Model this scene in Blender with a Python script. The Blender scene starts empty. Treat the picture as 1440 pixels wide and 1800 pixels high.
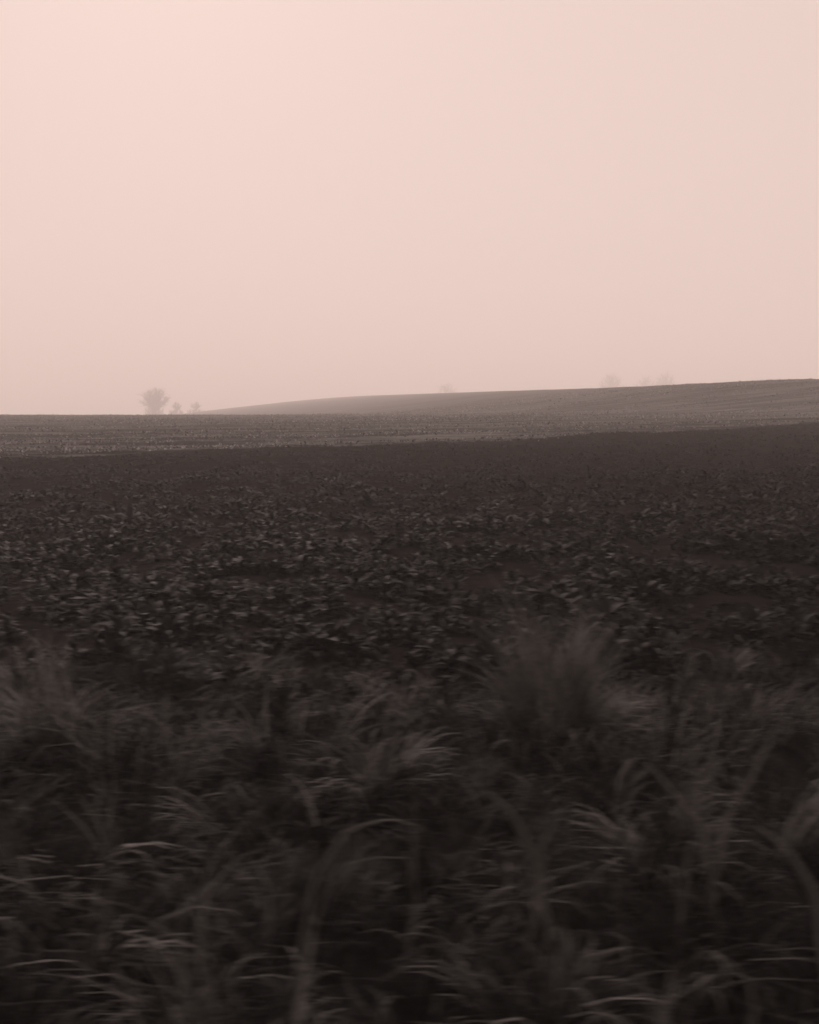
import bpy, math, random
import numpy as np

rng = np.random.default_rng(11)
random.seed(7)
S = bpy.context.scene
COL = S.collection
R = math.radians

# ------------------------------------------------------------------ camera
EYE = 2.6
F_PX, HORIZON, CX, CY = 1845.0, 740.0, 720.0, 900.0
PITCH = math.atan((CY - HORIZON) / F_PX)
cam_d = bpy.data.cameras.new('camera')
cam = bpy.data.objects.new('camera', cam_d)
COL.objects.link(cam)
cam.location = (0, 0, EYE)
cam.rotation_euler = (math.pi / 2 - PITCH, 0, 0)
cam_d.sensor_fit = 'VERTICAL'
cam_d.sensor_height = 24.0
cam_d.lens = 24.0 * F_PX / 1800.0
cam_d.clip_start = 0.05
cam_d.clip_end = 6000
cam_d.dof.use_dof = True
cam_d.dof.focus_distance = 120.0
cam_d.dof.aperture_fstop = 3.0
cam_d.dof.aperture_ratio = 0.125
S.camera = cam

# ------------------------------------------------------------------ sky, sun, exposure
SUN_EL, SUN_AZ = R(32), R(-14)          # azimuth from +Y, ahead and to the left
w = bpy.data.worlds.new('World')
S.world = w
w.use_nodes = True
nt = w.node_tree
nt.nodes.clear()
out = nt.nodes.new('ShaderNodeOutputWorld')
bg = nt.nodes.new('ShaderNodeBackground')
bg.inputs['Strength'].default_value = 0.1
sky = nt.nodes.new('ShaderNodeTexSky')
sky.sky_type = 'NISHITA'
sky.sun_disc = False
sky.sun_elevation = SUN_EL
sky.sun_rotation = SUN_AZ
sky.dust_density = 6.0
bw = nt.nodes.new('ShaderNodeRGBToBW')
veil = nt.nodes.new('ShaderNodeMix')
veil.data_type = 'RGBA'
veil.blend_type = 'MIX'
veil.inputs[0].default_value = 0.97     # the overcast veil hides nearly all of the clear sky
tint = nt.nodes.new('ShaderNodeMix')
tint.data_type = 'RGBA'
tint.blend_type = 'MULTIPLY'
tint.inputs[0].default_value = 1.0
tint.inputs[7].default_value = (1.0, 0.77, 0.69, 1)
nt.links.new(sky.outputs[0], bw.inputs[0])
nt.links.new(bw.outputs[0], tint.inputs[6])
nt.links.new(tint.outputs[2], veil.inputs[6])
veil.inputs[7].default_value = (8.45, 6.57, 5.98, 1)
nt.links.new(veil.outputs[2], bg.inputs['Color'])
nt.links.new(bg.outputs[0], out.inputs['Surface'])

sun_d = bpy.data.lights.new('sun', 'SUN')
sun_d.energy = 2.7
sun_d.angle = R(40)
sun_d.color = (1.0, 0.81, 0.745)
sun = bpy.data.objects.new('sun', sun_d)
COL.objects.link(sun)
sun.rotation_euler = (math.pi / 2 - SUN_EL, 0, math.pi - SUN_AZ)

S.view_settings.view_transform = 'Standard'
S.view_settings.look = 'None'
S.view_settings.gamma = 1.0
S.view_settings.exposure = 0.0
S.cycles.use_denoising = True
S.cycles.use_adaptive_sampling = False
S.cycles.filter_width = 1.6
S.cycles.max_bounces = 8
S.cycles.diffuse_bounces = 3
S.cycles.transmission_bounces = 3
S.cycles.volume_bounces = 4
S.cycles.transparent_max_bounces = 8

# ------------------------------------------------------------------ helpers
def tag(o, label=None, cat=None, group=None, kind=None):
    if label: o['label'] = label
    if cat: o['category'] = cat
    if group: o['group'] = group
    if kind: o['kind'] = kind
    return o

def mesh_np(name, V, Q, mat, tint=None, T=None, smooth=False):
    """mesh from vertex array V (n,3), quads Q (m,4), triangles T (k,3), per-vertex tint"""
    me = bpy.data.meshes.new(name)
    V = np.ascontiguousarray(V, dtype=np.float32)
    Q = np.zeros((0, 4), np.int32) if Q is None else np.asarray(Q, np.int32)
    T = np.zeros((0, 3), np.int32) if T is None else np.asarray(T, np.int32)
    me.vertices.add(len(V))
    me.vertices.foreach_set('co', V.ravel())
    nl = Q.size + T.size
    me.loops.add(nl)
    me.polygons.add(len(Q) + len(T))
    me.loops.foreach_set('vertex_index', np.concatenate([Q.ravel(), T.ravel()]).astype(np.int32))
    st = np.concatenate([np.arange(len(Q)) * 4, len(Q) * 4 + np.arange(len(T)) * 3]).astype(np.int32)
    me.polygons.foreach_set('loop_start', st)
    if smooth:
        me.polygons.foreach_set('use_smooth', np.ones(len(Q) + len(T), bool))
    me.update(calc_edges=True)
    if tint is not None:
        a = me.attributes.new('tint', 'FLOAT', 'POINT')
        a.data.foreach_set('value', np.asarray(tint, np.float32))
    me.materials.append(mat)
    return me

def add(name, me, parent=None, loc=(0, 0, 0), rz=0.0):
    o = bpy.data.objects.new(name, me)
    COL.objects.link(o)
    o.location = loc
    o.rotation_euler = (0, 0, rz)
    if parent: o.parent = parent
    return o

def sstep(a, b, t):
    t = np.clip((t - a) / (b - a), 0, 1)
    return t * t * (3 - 2 * t)

def vnoise(x, y, seed=0):
    """smooth value noise in -1..1"""
    xi = np.floor(x).astype(np.int64); yi = np.floor(y).astype(np.int64)
    fx = x - xi; fy = y - yi
    fx = fx * fx * (3 - 2 * fx); fy = fy * fy * (3 - 2 * fy)
    def h(a, b):
        n = (a * 374761393 + b * 668265263 + seed * 2147483647) & 0xffffffff
        n = ((n ^ (n >> 13)) * 1274126177) & 0xffffffff
        n = (n ^ (n >> 16)) & 0xffffffff
        return n / 2147483647.5 - 1.0
    return ((h(xi, yi) * (1 - fx) + h(xi + 1, yi) * fx) * (1 - fy)
            + (h(xi, yi + 1) * (1 - fx) + h(xi + 1, yi + 1) * fx) * fy)

# ------------------------------------------------------------------ terrain
RX = np.array([72, 59, 54, 47, -9, -200, -340, -620.])
RY = np.array([75, 153, 207, 315, 740, 1000, 1150, 1300.])
RZ = np.array([4.2, 8.5, 9.6, 12.0, 20.6, 6.0, -3.0, -20.])

def terrain(x, y):
    x = np.asarray(x, float); y = np.asarray(y, float)
    tilt = .02 * 30 * np.tanh(x / 30)
    main = .0335 * np.maximum(y, -60) - .0148 * 8 * np.logaddexp(0, (y - 52) / 8) + tilt
    s = y - (190 - .5 * np.clip(x, -120, 40))
    wd = 14.
    main = main - wd * np.logaddexp(0, s / wd) * .06      # rolls over past the near crest
    main = np.maximum(main, -14)
    best = np.full(x.shape, 1e9); rh = np.zeros(x.shape)
    for i in range(len(RX) - 1):                         # the ridge that climbs to the right
        dx, dy = RX[i + 1] - RX[i], RY[i + 1] - RY[i]
        t = np.clip(((x - RX[i]) * dx + (y - RY[i]) * dy) / (dx * dx + dy * dy), 0, 1)
        d = np.hypot(x - RX[i] - t * dx, y - RY[i] - t * dy)
        h = RZ[i] + t * (RZ[i + 1] - RZ[i])
        m = d < best
        best = np.where(m, d, best); rh = np.where(m, h, rh)
    wr = 5 + .09 * np.clip(y - 70, 0, 900)
    ridge = rh - (np.sqrt(best ** 2 + wr ** 2) - wr) * .13
    k = .5
    z = k * np.logaddexp(main / k, ridge / k)
    z = np.maximum(z, -13)
    far = 25 * sstep(920, 1150, y) * sstep(-60, 160, x)
    return z + (far - np.minimum(z, far)) * sstep(860, 1100, y) * (far > 0)

def crop_edge(x):      # where the leafy crop stops and the stubble begins
    return 49.3 + .54 * np.clip(x, -120, 50) + .011 * np.clip(x, 0, 50) ** 2 + 1.0 * vnoise(x / 6, x * 0, 5) + .8 * vnoise(x / 1.7, x * 0, 7)

def verge_edge(x):     # where the rough grass stops and the crop begins
    return 8.45 + .6 * sstep(-.8, -2.2, x) + .75 * vnoise(x / 1.3, x * 0 + 3.3, 8) + .25 * vnoise(x / .4, x * 0, 9)

def relief(x, y):
    """small bumps and clods of the ground itself"""
    near = 1 - sstep(60, 90, y)
    a = .05 * vnoise(x / 1.1, y / 1.1, 1) + .03 * vnoise(x / .35, y / .35, 2)
    b = .07 * vnoise(x / 5, y / 3, 3) + .14 * vnoise(x / 14, y / 9, 4) + .16 * vnoise(x / 23, y / 31, 6)
    return a * near + b * sstep(4, 14, np.abs(y)) * (1 - sstep(240, 420, y))

def ground_z(x, y):
    return terrain(x, y) + relief(np.asarray(x, float), np.asarray(y, float))

def gz(x, y):
    return float(ground_z(np.array([x]), np.array([y]))[0])

# ------------------------------------------------------------------ materials
def mat_base(name):
    m = bpy.data.materials.new(name)
    m.use_nodes = True
    n = m.node_tree
    b = n.nodes['Principled BSDF']
    b.inputs['Specular IOR Level'].default_value = 0.0
    b.inputs['Roughness'].default_value = 0.8
    return m, n, b

def soil_mat(name, stops, scale, stretch=(1, 1, 1), rot=0.0, bump=.4, bump_scale=14, spread=(.3, .7)):
    m, n, b = mat_base(name)
    tc = n.nodes.new('ShaderNodeTexCoord')
    mp = n.nodes.new('ShaderNodeMapping')
    mp.inputs['Scale'].default_value = stretch
    mp.inputs['Rotation'].default_value = (0, 0, rot)
    no = n.nodes.new('ShaderNodeTexNoise')
    no.inputs['Scale'].default_value = scale
    no.inputs['Detail'].default_value = 9
    no.inputs['Roughness'].default_value = .68
    rp = n.nodes.new('ShaderNodeValToRGB')
    e = rp.color_ramp.elements
    for i, c in enumerate(stops):
        p = spread[0] + (spread[1] - spread[0]) * i / (len(stops) - 1)
        el = e[i] if i < 2 else e.new(p)
        el.position = p
        el.color = (*c, 1)
    for i, c in enumerate(stops):
        e[i].position = spread[0] + (spread[1] - spread[0]) * i / (len(stops) - 1)
        e[i].color = (*c, 1)
    n.links.new(tc.outputs['Object'], mp.inputs[0])
    n.links.new(mp.outputs[0], no.inputs['Vector'])
    n.links.new(no.outputs['Fac'], rp.inputs[0])
    n.links.new(rp.outputs[0], b.inputs['Base Color'])
    n2 = n.nodes.new('ShaderNodeTexNoise')
    n2.inputs['Scale'].default_value = bump_scale
    n2.inputs['Detail'].default_value = 6
    n.links.new(tc.outputs['Object'], n2.inputs['Vector'])
    bp = n.nodes.new('ShaderNodeBump')
    bp.inputs['Strength'].default_value = bump
    bp.inputs['Distance'].default_value = .05
    n.links.new(n2.outputs['Fac'], bp.inputs['Height'])
    n.links.new(bp.outputs[0], b.inputs['Normal'])
    return m

def leaf_mat(name, stops, rough=.6, transl=.25, spec=.04):
    """colour per blade or leaf from the 'tint' attribute, thin enough to let some light through"""
    m, n, b = mat_base(name)
    b.inputs['Roughness'].default_value = rough
    b.inputs['Specular IOR Level'].default_value = spec
    at = n.nodes.new('ShaderNodeAttribute')
    at.attribute_name = 'tint'
    rp = n.nodes.new('ShaderNodeValToRGB')
    e = rp.color_ramp.elements
    while len(e) < len(stops): e.new(.5)
    for i, (p, c) in enumerate(stops):
        e[i].position = p
        e[i].color = (*c, 1)
    no = n.nodes.new('ShaderNodeTexNoise')
    no.inputs['Scale'].default_value = 30
    no.inputs['Detail'].default_value = 3
    ad = n.nodes.new('ShaderNodeMath'); ad.operation = 'MULTIPLY_ADD'
    ad.inputs[1].default_value = .22
    sb = n.nodes.new('ShaderNodeMath'); sb.operation = 'SUBTRACT'; sb.inputs[1].default_value = .11
    n.links.new(no.outputs['Fac'], ad.inputs[0])
    n.links.new(at.outputs['Fac'], sb.inputs[0])
    n.links.new(sb.outputs[0], ad.inputs[2])
    n.links.new(ad.outputs[0], rp.inputs[0])
    n.links.new(rp.outputs[0], b.inputs['Base Color'])
    tr = n.nodes.new('ShaderNodeBsdfTranslucent')
    n.links.new(rp.outputs[0], tr.inputs['Color'])
    mx = n.nodes.new('ShaderNodeMixShader')
    mx.inputs[0].default_value = transl
    o = n.nodes['Material Output']
    n.links.new(b.outputs[0], mx.inputs[1])
    n.links.new(tr.outputs[0], mx.inputs[2])
    n.links.new(mx.outputs[0], o.inputs['Surface'])
    return m

M_VERGE = soil_mat('verge_soil', [(0.0028, 0.0027, 0.0026), (0.0056, 0.0053, 0.0052), (0.0099, 0.0094, 0.0091)], 6)
M_CROP = soil_mat('crop_soil', [(0.0058, 0.0049, 0.0047), (0.0107, 0.0089, 0.0086), (0.0185, 0.0154, 0.0149)], 2.2, bump=.7, bump_scale=9)
M_STUB = soil_mat('stubble_soil', [(.014, .0137, .0134), (.048, .047, .046), (.105, .1025, .100)], .38,
                  stretch=(.16, 1.6, 1), rot=-.24, bump=.6, bump_scale=6, spread=(.40, .60))
M_HILL = soil_mat('hill_soil', [(0.0201, 0.0196, 0.0192), (0.0456, 0.0444, 0.0435), (0.0874, 0.0853, 0.0836)], .10,
                  stretch=(.12, 1, 1), rot=-.2, bump=.2, bump_scale=1.5)
M_GRASS = leaf_mat('grass', [(0.0, (0.0023, 0.0023, 0.0022)), (.4, (.0046, .0045, .0043)), (.72, (.030, .0296, .0286)), (1.0, (.110, .108, .104))])
M_DRY = leaf_mat('dry_grass', [(0.0, (.010, .0099, .0096)), (.5, (.048, .0474, .0458)), (1.0, (.140, .138, .133))], transl=.3)
M_CROPLEAF = leaf_mat('crop_leaf', [(0.0, (0.0034, 0.0034, 0.0033)), (.45, (.0064, .0063, .0061)), (.78, (.0135, .0132, .0128)), (1.0, (.038, .0375, .0365))], rough=.5, transl=.2, spec=.02)
M_STALK = leaf_mat('stubble_stalk', [(0.0, (0.0144, 0.0140, 0.0137)), (.5, (.060, .0585, .0575)), (1.0, (.27, .263, .258))], transl=.2)
M_BARK = soil_mat('bark', [(.02, .016, .014), (.035, .029, .025), (.055, .046, .04)], 5)
M_TWIG = soil_mat('twig', [(.025, .02, .018), (.04, .033, .029), (.06, .05, .044)], 5)

# ------------------------------------------------------------------ the ground
def axis_fwd():
    a = [-1500, -900, -500, -260, -130, -65, -32, -16, -8, -4, -1.5, 0.5, 1.6, 2.4]
    y, d = 3.0, .06
    while y < 140:
        a.append(y); d = max(.06, .0115 * y); y += d
    while y < 2700:
        a.append(y); y += .026 * y
    return np.array(a + [2700.])

def axis_side():
    t = np.linspace(-1, 1, 401)
    k = 7.0
    return 2500 * np.sinh(k * t) / np.sinh(k)

ys, xs = axis_fwd(), axis_side()
XX, YY = np.meshgrid(xs, ys)
ZZ = ground_z(XX, YY)
NX, NY = len(xs), len(ys)
GV = np.stack([XX.ravel(), YY.ravel(), ZZ.ravel()], 1)
ii, jj = np.meshgrid(np.arange(NX - 1), np.arange(NY - 1))
q = (jj * NX + ii).ravel()
GQ = np.stack([q, q + 1, q + NX + 1, q + NX], 1)
fc = GV[GQ].mean(1)
is_verge = fc[:, 1] < verge_edge(fc[:, 0])
is_crop = ~is_verge & (fc[:, 1] < crop_edge(fc[:, 0]))
is_stub = ~is_verge & ~is_crop & (fc[:, 1] < 225) & (np.abs(fc[:, 0]) < 220)
is_hill = ~(is_verge | is_crop | is_stub)

def ground_piece(name, mask, mat):
    Q = GQ[mask]
    u, inv = np.unique(Q.ravel(), return_inverse=True)
    o = add(name, mesh_np(name, GV[u], inv.reshape(-1, 4), mat, smooth=True))
    return tag(o, kind='structure')

ground_piece('grass_verge', is_verge, M_VERGE)
ground_piece('crop_field', is_crop, M_CROP)
ground_piece('stubble_field', is_stub, M_STUB)
ground_piece('hillside', is_hill, M_HILL)

# ------------------------------------------------------------------ the mist
hz = bpy.data.materials.new('haze')
hz.use_nodes = True
hn = hz.node_tree
for nd in list(hn.nodes):
    if nd.type == 'BSDF_PRINCIPLED': hn.nodes.remove(nd)
pv = hn.nodes.new('ShaderNodeVolumePrincipled')
pv.inputs['Color'].default_value = (.998, .954, .934, 1)
pv.inputs['Density'].default_value = .0018
pv.inputs['Anisotropy'].default_value = .15
hn.links.new(pv.outputs[0], hn.nodes['Material Output'].inputs['Volume'])
x0, x1, y0, y1, z0, z1 = -2520, 2520, -1520, 2720, float(ZZ.min()) - 1.0, 64.0
HV = [(x0, y0, z0), (x1, y0, z0), (x1, y1, z0), (x0, y1, z0), (x0, y0, z1), (x1, y0, z1), (x1, y1, z1), (x0, y1, z1)]
HQ = [(0, 3, 2, 1), (4, 5, 6, 7), (0, 1, 5, 4), (1, 2, 6, 5), (2, 3, 7, 6), (3, 0, 4, 7)]
tag(add('haze', mesh_np('haze', np.array(HV), HQ, hz)), kind='stuff')

# ------------------------------------------------------------------ trees in the mist
def tube(P, r):
    """tapered square-section tube along points P with radii r -> verts, quads"""
    P = np.array(P); n = len(P)
    V = []
    for i in range(n):
        d = P[min(i + 1, n - 1)] - P[max(i - 1, 0)]
        d = d / (np.linalg.norm(d) + 1e-9)
        a = np.cross(d, (0.3, 0.9, 0.1)); a /= np.linalg.norm(a) + 1e-9
        b = np.cross(d, a)
        for k in range(5):
            t = 2 * math.pi * k / 5
            V.append(P[i] + r[i] * (a * math.cos(t) + b * math.sin(t)))
    Q = []
    for i in range(n - 1):
        for k in range(5):
            Q.append((i * 5 + k, i * 5 + (k + 1) % 5, i * 5 + 5 + (k + 1) % 5, i * 5 + 5 + k))
    return V, Q

class MB:
    def __init__(s): s.V = []; s.Q = []
    def tube(s, P, r):
        v, q = tube(P, r); n = len(s.V)
        s.V += v; s.Q += [tuple(i + n for i in f) for f in q]
    def mesh(s, name, mat): return mesh_np(name, np.array(s.V), s.Q, mat, smooth=True)

def bough(rnd, mb, a, b, r, rmin, sag=.12, n=5):
    """a wandering tapered branch from a to b; returns its points"""
    a, b = np.array(a, float), np.array(b, float)
    L = np.linalg.norm(b - a)
    P = []
    for i in range(n + 1):
        t = i / n
        w = L * sag * math.sin(math.pi * t)
        P.append(a + (b - a) * t + np.array([rnd.uniform(-1, 1) * w, rnd.uniform(-1, 1) * w, w * rnd.uniform(-.2, 1.0)]))
    mb.tube(P, [max(r * (1 - .7 * i / n), rmin) for i in range(n + 1)])
    return P

def tree(name, label, cat, x, y, height, width, seed, limbs=9, twigs=26, base_bush=0, base_w=.42, base_h=.5, rmin=.05, group=None):
    """short trunk, limbs fanning into a dome, and a haze of twigs; optional thicket round the foot"""
    rnd = random.Random(seed)
    mt, ml, mc = MB(), MB(), MB()
    fork = height * .2
    bough(rnd, mt, (0, 0, -.5), (0, 0, fork), height * .03, .1, .03, 3)
    mt.tube([np.array((0, 0, fork * .5)), np.array((0, 0, fork * 1.05))], [height * .026, height * .02])
    W = width / 2
    for k in range(limbs):
        az = 2.4 * k + rnd.uniform(-.4, .4)
        q = (k + .5) / limbs
        rr = W * .86 * math.sqrt(q) * rnd.uniform(.9, 1.06)
        zt = height * (.33 + .60 * math.sqrt(max(0, 1 - .97 * q))) * rnd.uniform(.96, 1.03)
        tip = (math.cos(az) * rr, math.sin(az) * rr, zt)
        P = bough(rnd, ml, (0, 0, fork * rnd.uniform(.8, 1.0)), tip, height * .014, rmin, .10, 6)
        for m in range(twigs):
            t = rnd.uniform(.35, 1.0); f = t * 6; i = min(int(f), 5)
            p0 = P[i] + (P[i + 1] - P[i]) * (f - i)
            d = np.array([rnd.gauss(0, 1), rnd.gauss(0, 1), rnd.gauss(.25, .7)]); d /= np.linalg.norm(d)
            d = d * .8 + (P[i + 1] - P[i]) / np.linalg.norm(P[i + 1] - P[i]) * .7
            L = height * rnd.uniform(.07, .15) * (1.2 - .4 * t)
            T1 = bough(rnd, mc, p0, p0 + d * L, .08, rmin * .8, .10, 3)
            for u in range(3):
                p1 = T1[rnd.randint(1, 3)]
                e = d + np.array([rnd.gauss(0, .8), rnd.gauss(0, .8), rnd.gauss(.1, .6)])
                bough(rnd, mc, p1, p1 + e * L * rnd.uniform(.3, .6), .05, rmin * .6, .08, 2)
    for k in range(base_bush):
        az = rnd.uniform(0, 6.28); rr = W * base_w * math.sqrt(rnd.uniform(0, 1))
        p0 = np.array((math.cos(az) * rr, math.sin(az) * rr, -.3))
        hh = height * base_h * rnd.uniform(.45, 1.0) * (1 - .5 * rr / W)
        tip = p0 + np.array((rnd.gauss(0, .15) * hh, rnd.gauss(0, .15) * hh, hh))
        P = bough(rnd, mc, p0, tip, .12, rmin, .12, 4)
        for m in range(8):
            q0 = P[rnd.randint(1, 4)]
            e = np.array([rnd.gauss(0, 1), rnd.gauss(0, 1), rnd.gauss(.4, .6)]) * height * .05
            bough(rnd, mc, q0, q0 + e, .06, rmin * .7, .1, 2)
    root = bpy.data.objects.new(name, None)
    COL.objects.link(root)
    root.location = (x, y, gz(x, y))
    tag(root, label, cat, group)
    add('trunk', mt.mesh('trunk', M_BARK), root)
    add('limbs', ml.mesh('limbs', M_BARK), root)
    add('crown', mc.mesh('crown', M_TWIG), root)
    return root

def far(px, D):
    return (px - CX) / F_PX * D

tree('tree', 'bare tree with a broad rounded crown, tallest on the misty skyline', 'tree', far(274, 760), 760, 21.5, 27, 5, limbs=28, twigs=30, base_bush=100, base_w=.5, base_h=.5, rmin=.055)
tree('bush', 'round bare bush just right of the tall tree', 'bush', far(312, 770), 770, 9.3, 9.0, 12, limbs=12, twigs=18, base_bush=90, base_w=1.2, base_h=.75)
tree('bush', 'low bush where the misty hillside meets the skyline', 'bush', far(346, 790), 790, 8.2, 12, 23, limbs=12, twigs=16, base_bush=80, base_w=1.2, base_h=.6)
G = 'trees almost lost in the mist behind the hill'
tree('tree', 'faint tree behind the middle of the hill, leftmost of those almost lost in mist', 'tree', far(784, 1150), 1150, 32, 30, 31, limbs=14, twigs=30, base_bush=90, base_w=1.0, base_h=.85, rmin=.11, group=G)
tree('tree', 'faint rounded tree showing over the hill, middle one of those almost lost in mist', 'tree', far(1072, 1155), 1155, 29, 30, 32, limbs=14, twigs=30, base_bush=90, base_w=1.1, base_h=.85, rmin=.11, group=G)
tree('tree', 'faint low tree beside the rightmost tree over the hill', 'tree', far(1132, 1160), 1160, 26, 28, 33, limbs=12, twigs=22, base_bush=70, base_w=1.1, base_h=.85, rmin=.11, group=G)
tree('tree', 'faint wide tree over the hill, rightmost of those almost lost in mist', 'tree', far(1166, 1165), 1165, 30, 30, 34, limbs=14, twigs=30, base_bush=90, base_w=1.1, base_h=.85, rmin=.11, group=G)

# ------------------------------------------------------------------ grass
def blades(B, az, L, lean, droop, width, tint, seg=5, twist=None):
    """strips: base B (n,3), azimuth, length, start lean from vertical, extra bend over the length, width"""
    n = len(B)
    t = np.linspace(0, 1, seg + 1)
    ang = lean[:, None] + droop[:, None] * t[None] ** 1.4
    ds = L[:, None] / seg
    mid = (ang[:, 1:] + ang[:, :-1]) / 2
    hx = np.concatenate([np.zeros((n, 1)), np.cumsum(np.sin(mid) * ds, 1)], 1)
    hzv = np.concatenate([np.zeros((n, 1)), np.cumsum(np.cos(mid) * ds, 1)], 1)
    swing = (0 if twist is None else twist[:, None]) * t[None] ** 2
    a = az[:, None] + swing
    px = B[:, 0:1] + hx * np.cos(a); py = B[:, 1:2] + hx * np.sin(a); pz = B[:, 2:3] + hzv
    wv = width[:, None] * (np.minimum(1, .55 + 2 * t) * np.clip(1.02 - t ** 2.2, .03, 1))[None] / 2
    sx, sy = -np.sin(a) * wv, np.cos(a) * wv
    V = np.stack([np.stack([px - sx, py - sy, pz], 2), np.stack([px + sx, py + sy, pz], 2)], 2)   # n, seg+1, 2, 3
    V = V.reshape(-1, 3)
    base = (np.arange(n) * (seg + 1) * 2)[:, None] + (np.arange(seg) * 2)[None]
    Q = np.stack([base, base + 1, base + 3, base + 2], 2).reshape(-1, 4)
    T = np.repeat(tint, (seg + 1) * 2)
    return V, Q, T

def tuft(n, r, h, spread, droop, width, tint_m, tint_s, g, aim=None, aim_w=0.0, peak=0.0, locks=9):
    """the blades of one tussock, at the origin; they hang together in locks"""
    K = max(2, int(locks))
    la = g.uniform(0, 2 * np.pi, K)
    lr = r * g.uniform(0, 1, K) ** (.5 if peak < .5 else .8)
    laz = la + g.normal(0, .5, K)
    if aim is not None:
        k = g.uniform(0, 1, K) < aim_w
        laz = np.where(k, aim + g.normal(0, .45, K), laz)
    lL = h * g.uniform(.65, 1.2, K) * (1 - peak * lr / max(r, 1e-6))
    ll = np.abs(g.normal(spread, spread * .45, K)) * (.35 + .65 * lr / max(r, 1e-6))
    ld = np.abs(g.normal(droop, droop * .35, K))
    lt = g.normal(tint_m, tint_s, K)
    c = g.integers(0, K, n)
    sp = r * .22 + .012
    B = np.stack([np.cos(la[c]) * lr[c] + g.normal(0, sp, n), np.sin(la[c]) * lr[c] + g.normal(0, sp, n), np.full(n, -.05)], 1)
    L = lL[c] * g.uniform(.65, 1.12, n)
    lean = np.abs(ll[c] + g.normal(0, .12, n))
    dr = np.abs(ld[c] * g.uniform(.75, 1.25, n))
    wd = width * g.uniform(.6, 1.4, n)
    ti = np.clip(lt[c] + g.normal(0, .10, n), 0, 1)
    return B, laz[c] + g.normal(0, .18, n), L, lean, dr, wd, ti, g.normal(0, .6, n)

def cat_blades(lst, seg=5):
    c = [np.concatenate([l[i] for l in lst]) for i in range(8)]
    return blades(c[0], c[1], c[2], c[3], c[4], c[5], c[6], seg, c[7])

# the mass of rough grass on the verge
parts = []
cx = rng.uniform(-8, 8, 2300); cy = rng.uniform(2.2, 12.0, 2300)
ok = cy - verge_edge(cx) < .1 + rng.exponential(.45, 2300)
cx, cy = cx[ok], cy[ok]
cz = ground_z(cx, cy)
clumps = vnoise(cx / .8, cy / .8, 21)
for x, y, z, clump in zip(cx, cy, cz, clumps):
    n = int(rng.uniform(24, 54))
    h = rng.uniform(.34, .76) * (1 + .45 * clump)
    h *= 1 - .42 * float(sstep(6.4, 9.0, y))
    edge = .22 * float(sstep(6.4, 8.2, y)) * (1 if clump > -.2 else .3)
    t = list(tuft(n, rng.uniform(.06, .18), h, rng.uniform(.3, .75), rng.uniform(.8, 2.7), rng.uniform(.010, .021),
                  np.clip(.30 + .26 * clump + edge + rng.normal(0, .15), .04, .85), .30, rng, aim=rng.normal(.1, 1.6), aim_w=rng.uniform(.2, .8), locks=rng.uniform(3, 7)))
    t[6] = np.where(rng.uniform(0, 1, n) < .05, rng.uniform(.75, 1.0, n), t[6])
    t[0] = t[0] + np.array([x, y, z])
    parts.append(t)
V, Q, T = cat_blades(parts)
tag(add('rough_grass', mesh_np('rough_grass', V, Q, M_GRASS, T, smooth=True)), kind='stuff')

# the tussocks that stand out of it
def at(px, py, up=0.0):
    """spot on the near ground whose point at height 'up' shows at a photo pixel"""
    a = (px - CX) / F_PX; b = (CY - py) / F_PX
    d = np.array([a, math.cos(PITCH) + b * math.sin(PITCH), -math.sin(PITCH) + b * math.cos(PITCH)])
    s = 3.0
    while EYE + d[2] * s > gz(d[0] * s, d[1] * s) + up and s < 120: s += .02
    return d[0] * s, d[1] * s

GT = 'grass tussocks standing out of the rough verge'
def tussock(label, px, py, layers, seed):
    x, y = at(px, py)
    g = np.random.default_rng(seed)
    root = bpy.data.objects.new('grass_tussock', None)
    COL.objects.link(root)
    root.location = (x, y, gz(x, y))
    tag(root, label, 'grass tussock', GT)
    for nm, mat, kw in layers:
        off = kw.pop('off')
        V, Q, T = cat_blades([tuft(g=g, **kw)], 6)
        V = V + np.array([off[0], off[1], 0])
        add(nm, mesh_np(nm, V, Q, mat, T, smooth=True), root)
    return root

def L_(nm, mat, n, r, h, spread, droop, width, tm, ts=.2, aim=None, aim_w=0, peak=0, locks=14, off=(0, 0)):
    return (nm, mat, dict(n=n, r=r, h=h, spread=spread, droop=droop, width=width, tint_m=tm, tint_s=ts, aim=aim, aim_w=aim_w, peak=peak, locks=locks, off=off))

tussock('tallest grass tussock, a ragged mound with a feathery pale peak against the dark crop', 966, 1315,
        [L_('blades', M_GRASS, 900, .42, .55, .5, 1.5, .010, .25, locks=30),
         L_('seed_heads', M_DRY, 1300, .17, 1.26, .15, .75, .012, .85, .25, peak=.5, locks=44),
         L_('seed_heads', M_DRY, 460, .22, .84, .3, 1.9, .014, .82, .3, peak=.3, locks=18, off=(.20, -.05)),
         L_('seed_heads', M_DRY, 240, .2, .62, .35, 1.9, .014, .6, .3, peak=.3, locks=14, off=(-.22, .05)),
         L_('seed_heads', M_DRY, 260, .2, .58, .4, 1.8, .013, .65, .25, locks=14, off=(.46, -.1))], 1)
tussock('pale drooping grass tussock at the left edge of the verge, next to the crop', 110, 1335,
        [L_('blades', M_GRASS, 600, .26, .55, .4, 1.3, .010, .4), L_('seed_heads', M_DRY, 260, .18, .92, .22, 1.6, .014, .7, .3, locks=12)], 2)
tussock('tall pale drooping tussock close to the right edge of the verge', 1360, 1500,
        [L_('blades', M_GRASS, 500, .25, .52, .4, 1.4, .010, .45), L_('seed_heads', M_DRY, 110, .20, .80, .35, 2.3, .016, .65, .3, locks=12)], 3)
tussock('dim low tussock on the crop edge behind the pale drooping one at left', 250, 1215,
        [L_('blades', M_GRASS, 900, .45, .52, .35, 1.0, .010, .36, .15, peak=.3, locks=26)], 12)
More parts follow.
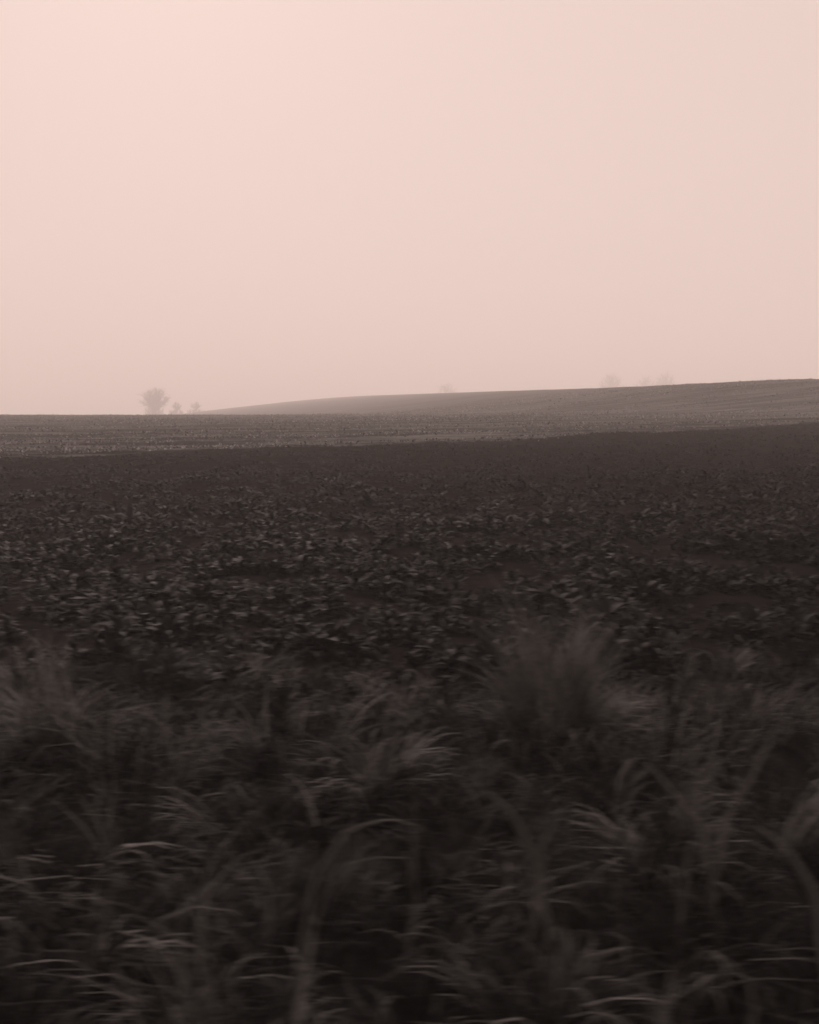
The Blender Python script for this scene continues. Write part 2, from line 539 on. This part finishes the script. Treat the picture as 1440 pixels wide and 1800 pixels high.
tussock('low pale tussock on the crop edge at the right side of the picture', 1300, 1275,
        [L_('blades', M_GRASS, 500, .40, .42, .5, 1.5, .010, .45, .2, locks=20), L_('seed_heads', M_DRY, 220, .38, .5, .4, 1.7, .013, .7, .25, locks=14)], 13)
tussock('dark rounded tussock with a pale top left of the tallest tussock', 650, 1390,
        [L_('blades', M_GRASS, 700, .30, .5, .5, 1.2, .008, .22), L_('seed_heads', M_DRY, 200, .26, .62, .35, 1.7, .014, .65, .25)], 4)
tussock('fountain shaped tussock with blades arching both ways from a crest, below the tallest tussock', 1150, 1580,
        [L_('blades', M_GRASS, 260, .14, .5, .3, 2.0, .011, .55), L_('seed_heads', M_DRY, 90, .08, .85, .25, 2.3, .018, .7, .25)], 5)
tussock('drooping tussock spreading like a fan at the bottom edge of the picture, right of centre', 950, 1850,
        [L_('blades', M_GRASS, 300, .16, .48, .4, 1.9, .012, .5), L_('seed_heads', M_DRY, 90, .1, .72, .4, 2.3, .018, .65, .25)], 6)
tussock('thick dark tussock at the left edge, under the pale drooping one', 60, 1560,
        [L_('blades', M_GRASS, 420, .28, .42, .5, 1.5, .009, .35)], 7)
tussock('low windswept tussock leaning right, behind the long arching pale blade left of centre', 520, 1640,
        [L_('blades', M_GRASS, 380, .2, .52, .5, 1.3, .010, .42, aim=0.1, aim_w=.75)], 8)

# single pale grass stems and grass blades, each its own object
GS = 'single pale stems in the rough grass'
def stem(name, label, cat, px, py, pts, width, tint, mat=M_DRY):
    """a flattened stem through points given in metres from its foot: (right, away, up)"""
    x, y = at(px, py, .50)
    P = np.array(pts, float) + np.array((0, 0, .52))
    P = np.concatenate([[(-.5 * (pts[2][0] - pts[0][0]), .12, -.05)], P])
    t = np.linspace(0, len(P) - 1, 13)
    i = np.minimum(t.astype(int), len(P) - 2); f = (t - i)[:, None]
    P0 = P[np.maximum(i - 1, 0)]; P1 = P[i]; P2 = P[i + 1]; P3 = P[np.minimum(i + 2, len(P) - 1)]
    C = .5 * (2 * P1 + (P2 - P0) * f + (2 * P0 - 5 * P1 + 4 * P2 - P3) * f ** 2 + (3 * P1 - P0 - 3 * P2 + P3) * f ** 3)
    n = len(C)
    gj = np.random.default_rng(int(abs(px) * 7 + abs(py)))
    C[2:] += np.cumsum(gj.normal(0, .006, (n - 2, 3)), 0)
    V = []; Q = []
    for k in range(n):
        d = C[min(k + 1, n - 1)] - C[max(k - 1, 0)]; d /= np.linalg.norm(d)
        s = np.cross(d, (0, 1, 0)); s /= np.linalg.norm(s) + 1e-9
        u = np.cross(s, d)
        wk = 1.05 * width * min(1, .55 + 1.5 * k / (n - 1)) * (1 - .75 * (k / (n - 1)) ** 1.5) / 2
        V += [C[k] + s * wk, C[k] + u * wk * .4, C[k] - s * wk, C[k] - u * wk * .4]
        if k:
            o = 4 * k
            Q += [(o - 4 + j, o - 4 + (j + 1) % 4, o + (j + 1) % 4, o + j) for j in range(4)]
    o = add(name, mesh_np(name, np.array(V), Q, mat, np.full(len(V), tint), smooth=True), loc=(x, y, gz(x, y)))
    return tag(o, label, cat, GS)

stem('grass_stem', 'straight pale stem leaning left, left arm of a V of stems below the tallest tussock', 'stem', 950, 1530, [(0, 0, -.05), (-.05, -.1, .16), (-.16, -.25, .38), (-.25, -.32, .46)], .038, 1.0)
stem('grass_stem', 'short pale stem leaning right, right arm of a V of stems below the tallest tussock', 'stem', 945, 1530, [(0, 0, -.05), (.02, -.1, .15), (.09, -.2, .33)], .032, 1.0)
stem('grass_blade', 'long arching pale blade bending right, near the middle of the verge', 'grass blade', 530, 1640, [(0, 0, -.05), (.06, -.05, .2), (.18, -.1, .38), (.34, -.13, .42), (.44, -.15, .39)], .018, .95)
stem('grass_blade', 'shorter arching blade under the long arching pale blade near the middle', 'grass blade', 545, 1650, [(0, 0, -.05), (.09, -.05, .2), (.22, -.1, .33), (.38, -.12, .33)], .015, .8)
stem('grass_blade', 'low blade arching right in the left part of the verge, above the pale dry leaves', 'grass blade', 60, 1640, [(0, 0, -.05), (.09, -.05, .10), (.24, -.1, .15), (.40, -.13, .12)], .014, .7)
stem('grass_stem', 'long pale stem leaning right towards the tall tussock near the right edge', 'stem', 1262, 1500, [(0, 0, -.05), (.04, -.05, .2), (.13, -.1, .42), (.22, -.12, .62)], .034, .95)
stem('grass_stem', 'pale stem leaning left, between the tallest tussock and the right edge', 'stem', 1245, 1500, [(0, 0, -.05), (-.07, -.05, .14), (-.2, -.1, .30), (-.32, -.12, .44)], .034, .95)
stem('grass_stem', 'pale broken stem leaning left at the right edge of the picture', 'stem', 1450, 1640, [(0, 0, -.05), (-.07, -.05, .17), (-.2, -.1, .34), (-.3, -.12, .42)], .034, .95)
stem('grass_blade', 'long low blade reaching right at the lower right of the verge', 'grass blade', 1215, 1760, [(0, 0, -.05), (.10, -.05, .05), (.24, -.08, .09), (.40, -.1, .10)], .014, .6)

# pale dry leaves
def leaf_strip(g, L, W, seg=4, fold=.25, curl=.9):
    """one ovate leaf lying along +x from the origin, folded on its midrib: verts, quads"""
    t = np.linspace(0, 1, seg + 1)
    wv = W / 2 * np.sin(np.pi * np.clip(.10 + .87 * t, 0, 1)) ** .8
    ang = g.uniform(.2, .85) - curl * t * g.uniform(.7, 1.5)
    dx = np.concatenate([[0], np.cumsum(np.cos((ang[1:] + ang[:-1]) / 2))]) * L / seg
    dz = np.concatenate([[0], np.cumsum(np.sin((ang[1:] + ang[:-1]) / 2))]) * L / seg
    wob = g.normal(0, .14, seg + 1) * W
    V = np.zeros((seg + 1, 3, 3))
    V[:, 1] = np.stack([dx, dx * 0, dz], 1)
    V[:, 0] = np.stack([dx, wv, dz + wv * fold + wob], 1)
    V[:, 2] = np.stack([dx, -wv, dz + wv * fold - wob * .6], 1)
    b = np.arange(seg)[:, None] * 3
    Q = np.concatenate([np.concatenate([b, b + 1, b + 4, b + 3], 1), np.concatenate([b + 1, b + 2, b + 5, b + 4], 1)])
    return V.reshape(-1, 3), Q

def plant_arrays(g, n, L, W, seg=4, tm=.4, ts=.2, flat=.0):
    Vs, Qs, Ts = [], [], []
    o = 0
    for k in range(n):
        f = g.uniform(.55, 1.15)
        v, q = leaf_strip(g, L * f, W * f, seg)
        pitch = g.uniform(-.3, .9) * (1 - flat)
        c, s = math.cos(pitch), math.sin(pitch)
        v = np.stack([v[:, 0] * c - v[:, 2] * s * .6, v[:, 1], v[:, 0] * s * .6 + v[:, 2] * c], 1)
        a = k * 2.4 + g.uniform(-.5, .5)
        ca, sa = math.cos(a), math.sin(a)
        st = g.uniform(0, .09)
        v = np.stack([v[:, 0] * ca - v[:, 1] * sa + ca * .03, v[:, 0] * sa + v[:, 1] * ca + sa * .03, v[:, 2] + st], 1)
        Vs.append(v); Qs.append(q + o); o += len(v)
        Ts.append(np.full(len(v), np.clip(g.normal(tm, ts) if g.uniform() > .05 else g.uniform(.7, 1), 0, 1)))
    return np.concatenate(Vs), np.concatenate(Qs), np.concatenate(Ts)

def pale_leaves(label, px, py, n, L, W, tm, seed, mat=M_DRY, lift=.0):
    x, y = at(px, py)
    V, Q, T = plant_arrays(np.random.default_rng(seed), n, L, W, 4, tm, .15)
    o = add('leafy_plant', mesh_np('leafy_plant', V, Q, mat, T, smooth=True), loc=(x, y, gz(x, y) + lift))
    return tag(o, label, 'plant')

def dry_bunch(label, px, py, n, h, width, tm, seed):
    x, y = at(px, py, .3)
    V, Q, T = cat_blades([tuft(n, .06, h, .45, 2.3, width, tm, .2, np.random.default_rng(seed), aim=.3, aim_w=.6)], 6)
    o = add('leafy_plant', mesh_np('leafy_plant', V, Q, M_DRY, T, smooth=True), loc=(x, y, gz(x, y)))
    return tag(o, label, 'plant')

dry_bunch('pale dry broad-leaved plant in the left part of the verge', 165, 1625, 22, .80, .034, .9, 40)
dry_bunch('small pale broad-leaved plant at the left, above the pale dry broad-leaved plant', 150, 1465, 14, .66, .034, .75, 41)
pale_leaves('pale leafy plant standing out in the dark crop at the right', 1278, 945, 7, .22, .10, .9, 42)
pale_leaves('small upright pale plant standing out in the dark crop near the middle', 778, 946, 4, .20, .05, .7, 43)

# ------------------------------------------------------------------ the leafy crop
NC = 34000
cy = 8.6 + 72 * rng.uniform(0, 1, NC) ** .95
cx = rng.uniform(-1, 1, NC) * (.46 * cy + 3)
thin = .05 * sstep(18, 34, cy + 6 * vnoise(cx / 6, cy / 6, 31)) + .5 * (vnoise(cx / .9, cy / .9, 32) + .5 * vnoise(cx / .4, cy / .4, 34) < -.28)
ok = (cy > verge_edge(cx) - .1) & (cy < crop_edge(cx) - .6) & (rng.uniform(0, 1, NC) > thin)
pos = sorted(zip(cx[ok].tolist(), cy[ok].tolist()), key=lambda p: p[0] ** 2 + p[1] ** 2)
variants = []
for k in range(12):
    g = np.random.default_rng(100 + k)
    variants.append(plant_arrays(g, int(g.integers(24, 36)), g.uniform(.10, .18), g.uniform(.035, .065), 3, g.uniform(.1, .42), .2))
meshes = [mesh_np('crop_plant', v[0], v[1], M_CROPLEAF, v[2], smooth=True) for v in variants]
near_pts = [p for p in pos if abs(p[0]) < .40 * p[1] + .2][:300]
near_set = set(near_pts)
proto = None
for k, (x, y) in enumerate(near_pts):
    if proto is None:
        o = proto = add('crop_plant', meshes[0])
        tag(o, 'low dark leafy crop plant in the field just behind the rough grass', 'plant', 'leafy crop plants nearest to the verge')
    else:
        o = proto.copy()
        o.data = meshes[k % 12]
        COL.objects.link(o)
    s = float(np.exp(np.clip(rng.normal(0, .28), -.6, .4))) * (1 + .45 * float(vnoise(np.array([x / .9]), np.array([y / .9]), 32)[0]))
    o.location = (x, y, gz(x, y) - .02)
    o.rotation_euler = (rng.uniform(-.2, .2), rng.uniform(-.2, .2), rng.uniform(0, 6.28))
    o.scale = (s, s, s * rng.uniform(.8, 1.2))
lod = []
for k in range(10):
    g = np.random.default_rng(200 + k)
    lod.append(plant_arrays(g, 18, g.uniform(.09, .17), g.uniform(.035, .065), 2, g.uniform(.1, .42), .2))
rest = np.array([p for p in pos if p not in near_set])
rz = ground_z(rest[:, 0], rest[:, 1])
sz = np.exp(np.clip(rng.normal(0, .28, len(rest)), -.6, .4)) * (1 + .45 * vnoise(rest[:, 0] / .9, rest[:, 1] / .9, 32))
Vs, Qs, Ts = [], [], []
off = 0
for k in range(len(rest)):
    x, y = rest[k]
    v, q, t = (variants[k % 12] if y < 17 else lod[k % 10])
    a = rng.uniform(0, 6.28); s = sz[k] * (1 - .5 * min(1, max(0, (y - 20) / 16)))
    ca, sa = math.cos(a) * s, math.sin(a) * s
    Vs.append(np.stack([v[:, 0] * ca - v[:, 1] * sa + x, v[:, 0] * sa + v[:, 1] * ca + y, v[:, 2] * s + rz[k] - .02], 1))
    Qs.append(q + off); off += len(v)
    Ts.append(np.clip(t + rng.normal(0, .1), 0, 1))
tag(add('crop_leaves', mesh_np('crop_leaves', np.concatenate(Vs), np.concatenate(Qs), M_CROPLEAF, np.concatenate(Ts), smooth=True)), kind='stuff')

# ------------------------------------------------------------------ stubble
N = 130000
yy = 38 + 165 * rng.uniform(0, 1, N) ** 1.3
xx = rng.uniform(-1, 1, N) * (.42 * yy + 4)
row = yy - .25 * xx + 1.5 * vnoise(xx / 30, yy / 20, 50)           # rows and bands run roughly across the view
cover = vnoise(xx / 16, row / 2.6, 51) + .6 * vnoise(xx / 5, row / 1.1, 52)
track = np.minimum(np.abs((row - 31) % 24 - 3.0), np.abs((row - 31) % 24 - 5.2)) < .55   # bare wheel tracks
keep = ~track & (yy > crop_edge(xx) + rng.normal(-.6, 1.0, N)) & (yy < 215) & (cover > rng.uniform(-.6, .5, N))
xx, yy, row = xx[keep], yy[keep], row[keep]
n = len(xx)
B = np.stack([xx, yy, ground_z(xx, yy) - .02], 1)
patch = vnoise(xx / 20, row / 3.5, 53)
far_k = 1 + yy / 120
V, Q, T = blades(B, rng.uniform(0, 6.28, n), rng.uniform(.06, .16, n) * (1 + yy / 320), np.abs(rng.normal(.9, .4, n)), rng.uniform(.1, .9, n),
                 rng.uniform(.03, .10, n) * far_k, np.clip(np.where(rng.uniform(0, 1, n) < .35, rng.uniform(.7, 1.0, n), rng.uniform(0, .5, n)) + .2 * patch, 0, 1), 2)
tag(add('stubble', mesh_np('stubble', V, Q, M_STALK, T)), kind='stuff')
print('tris grass', len(Q) * 2)
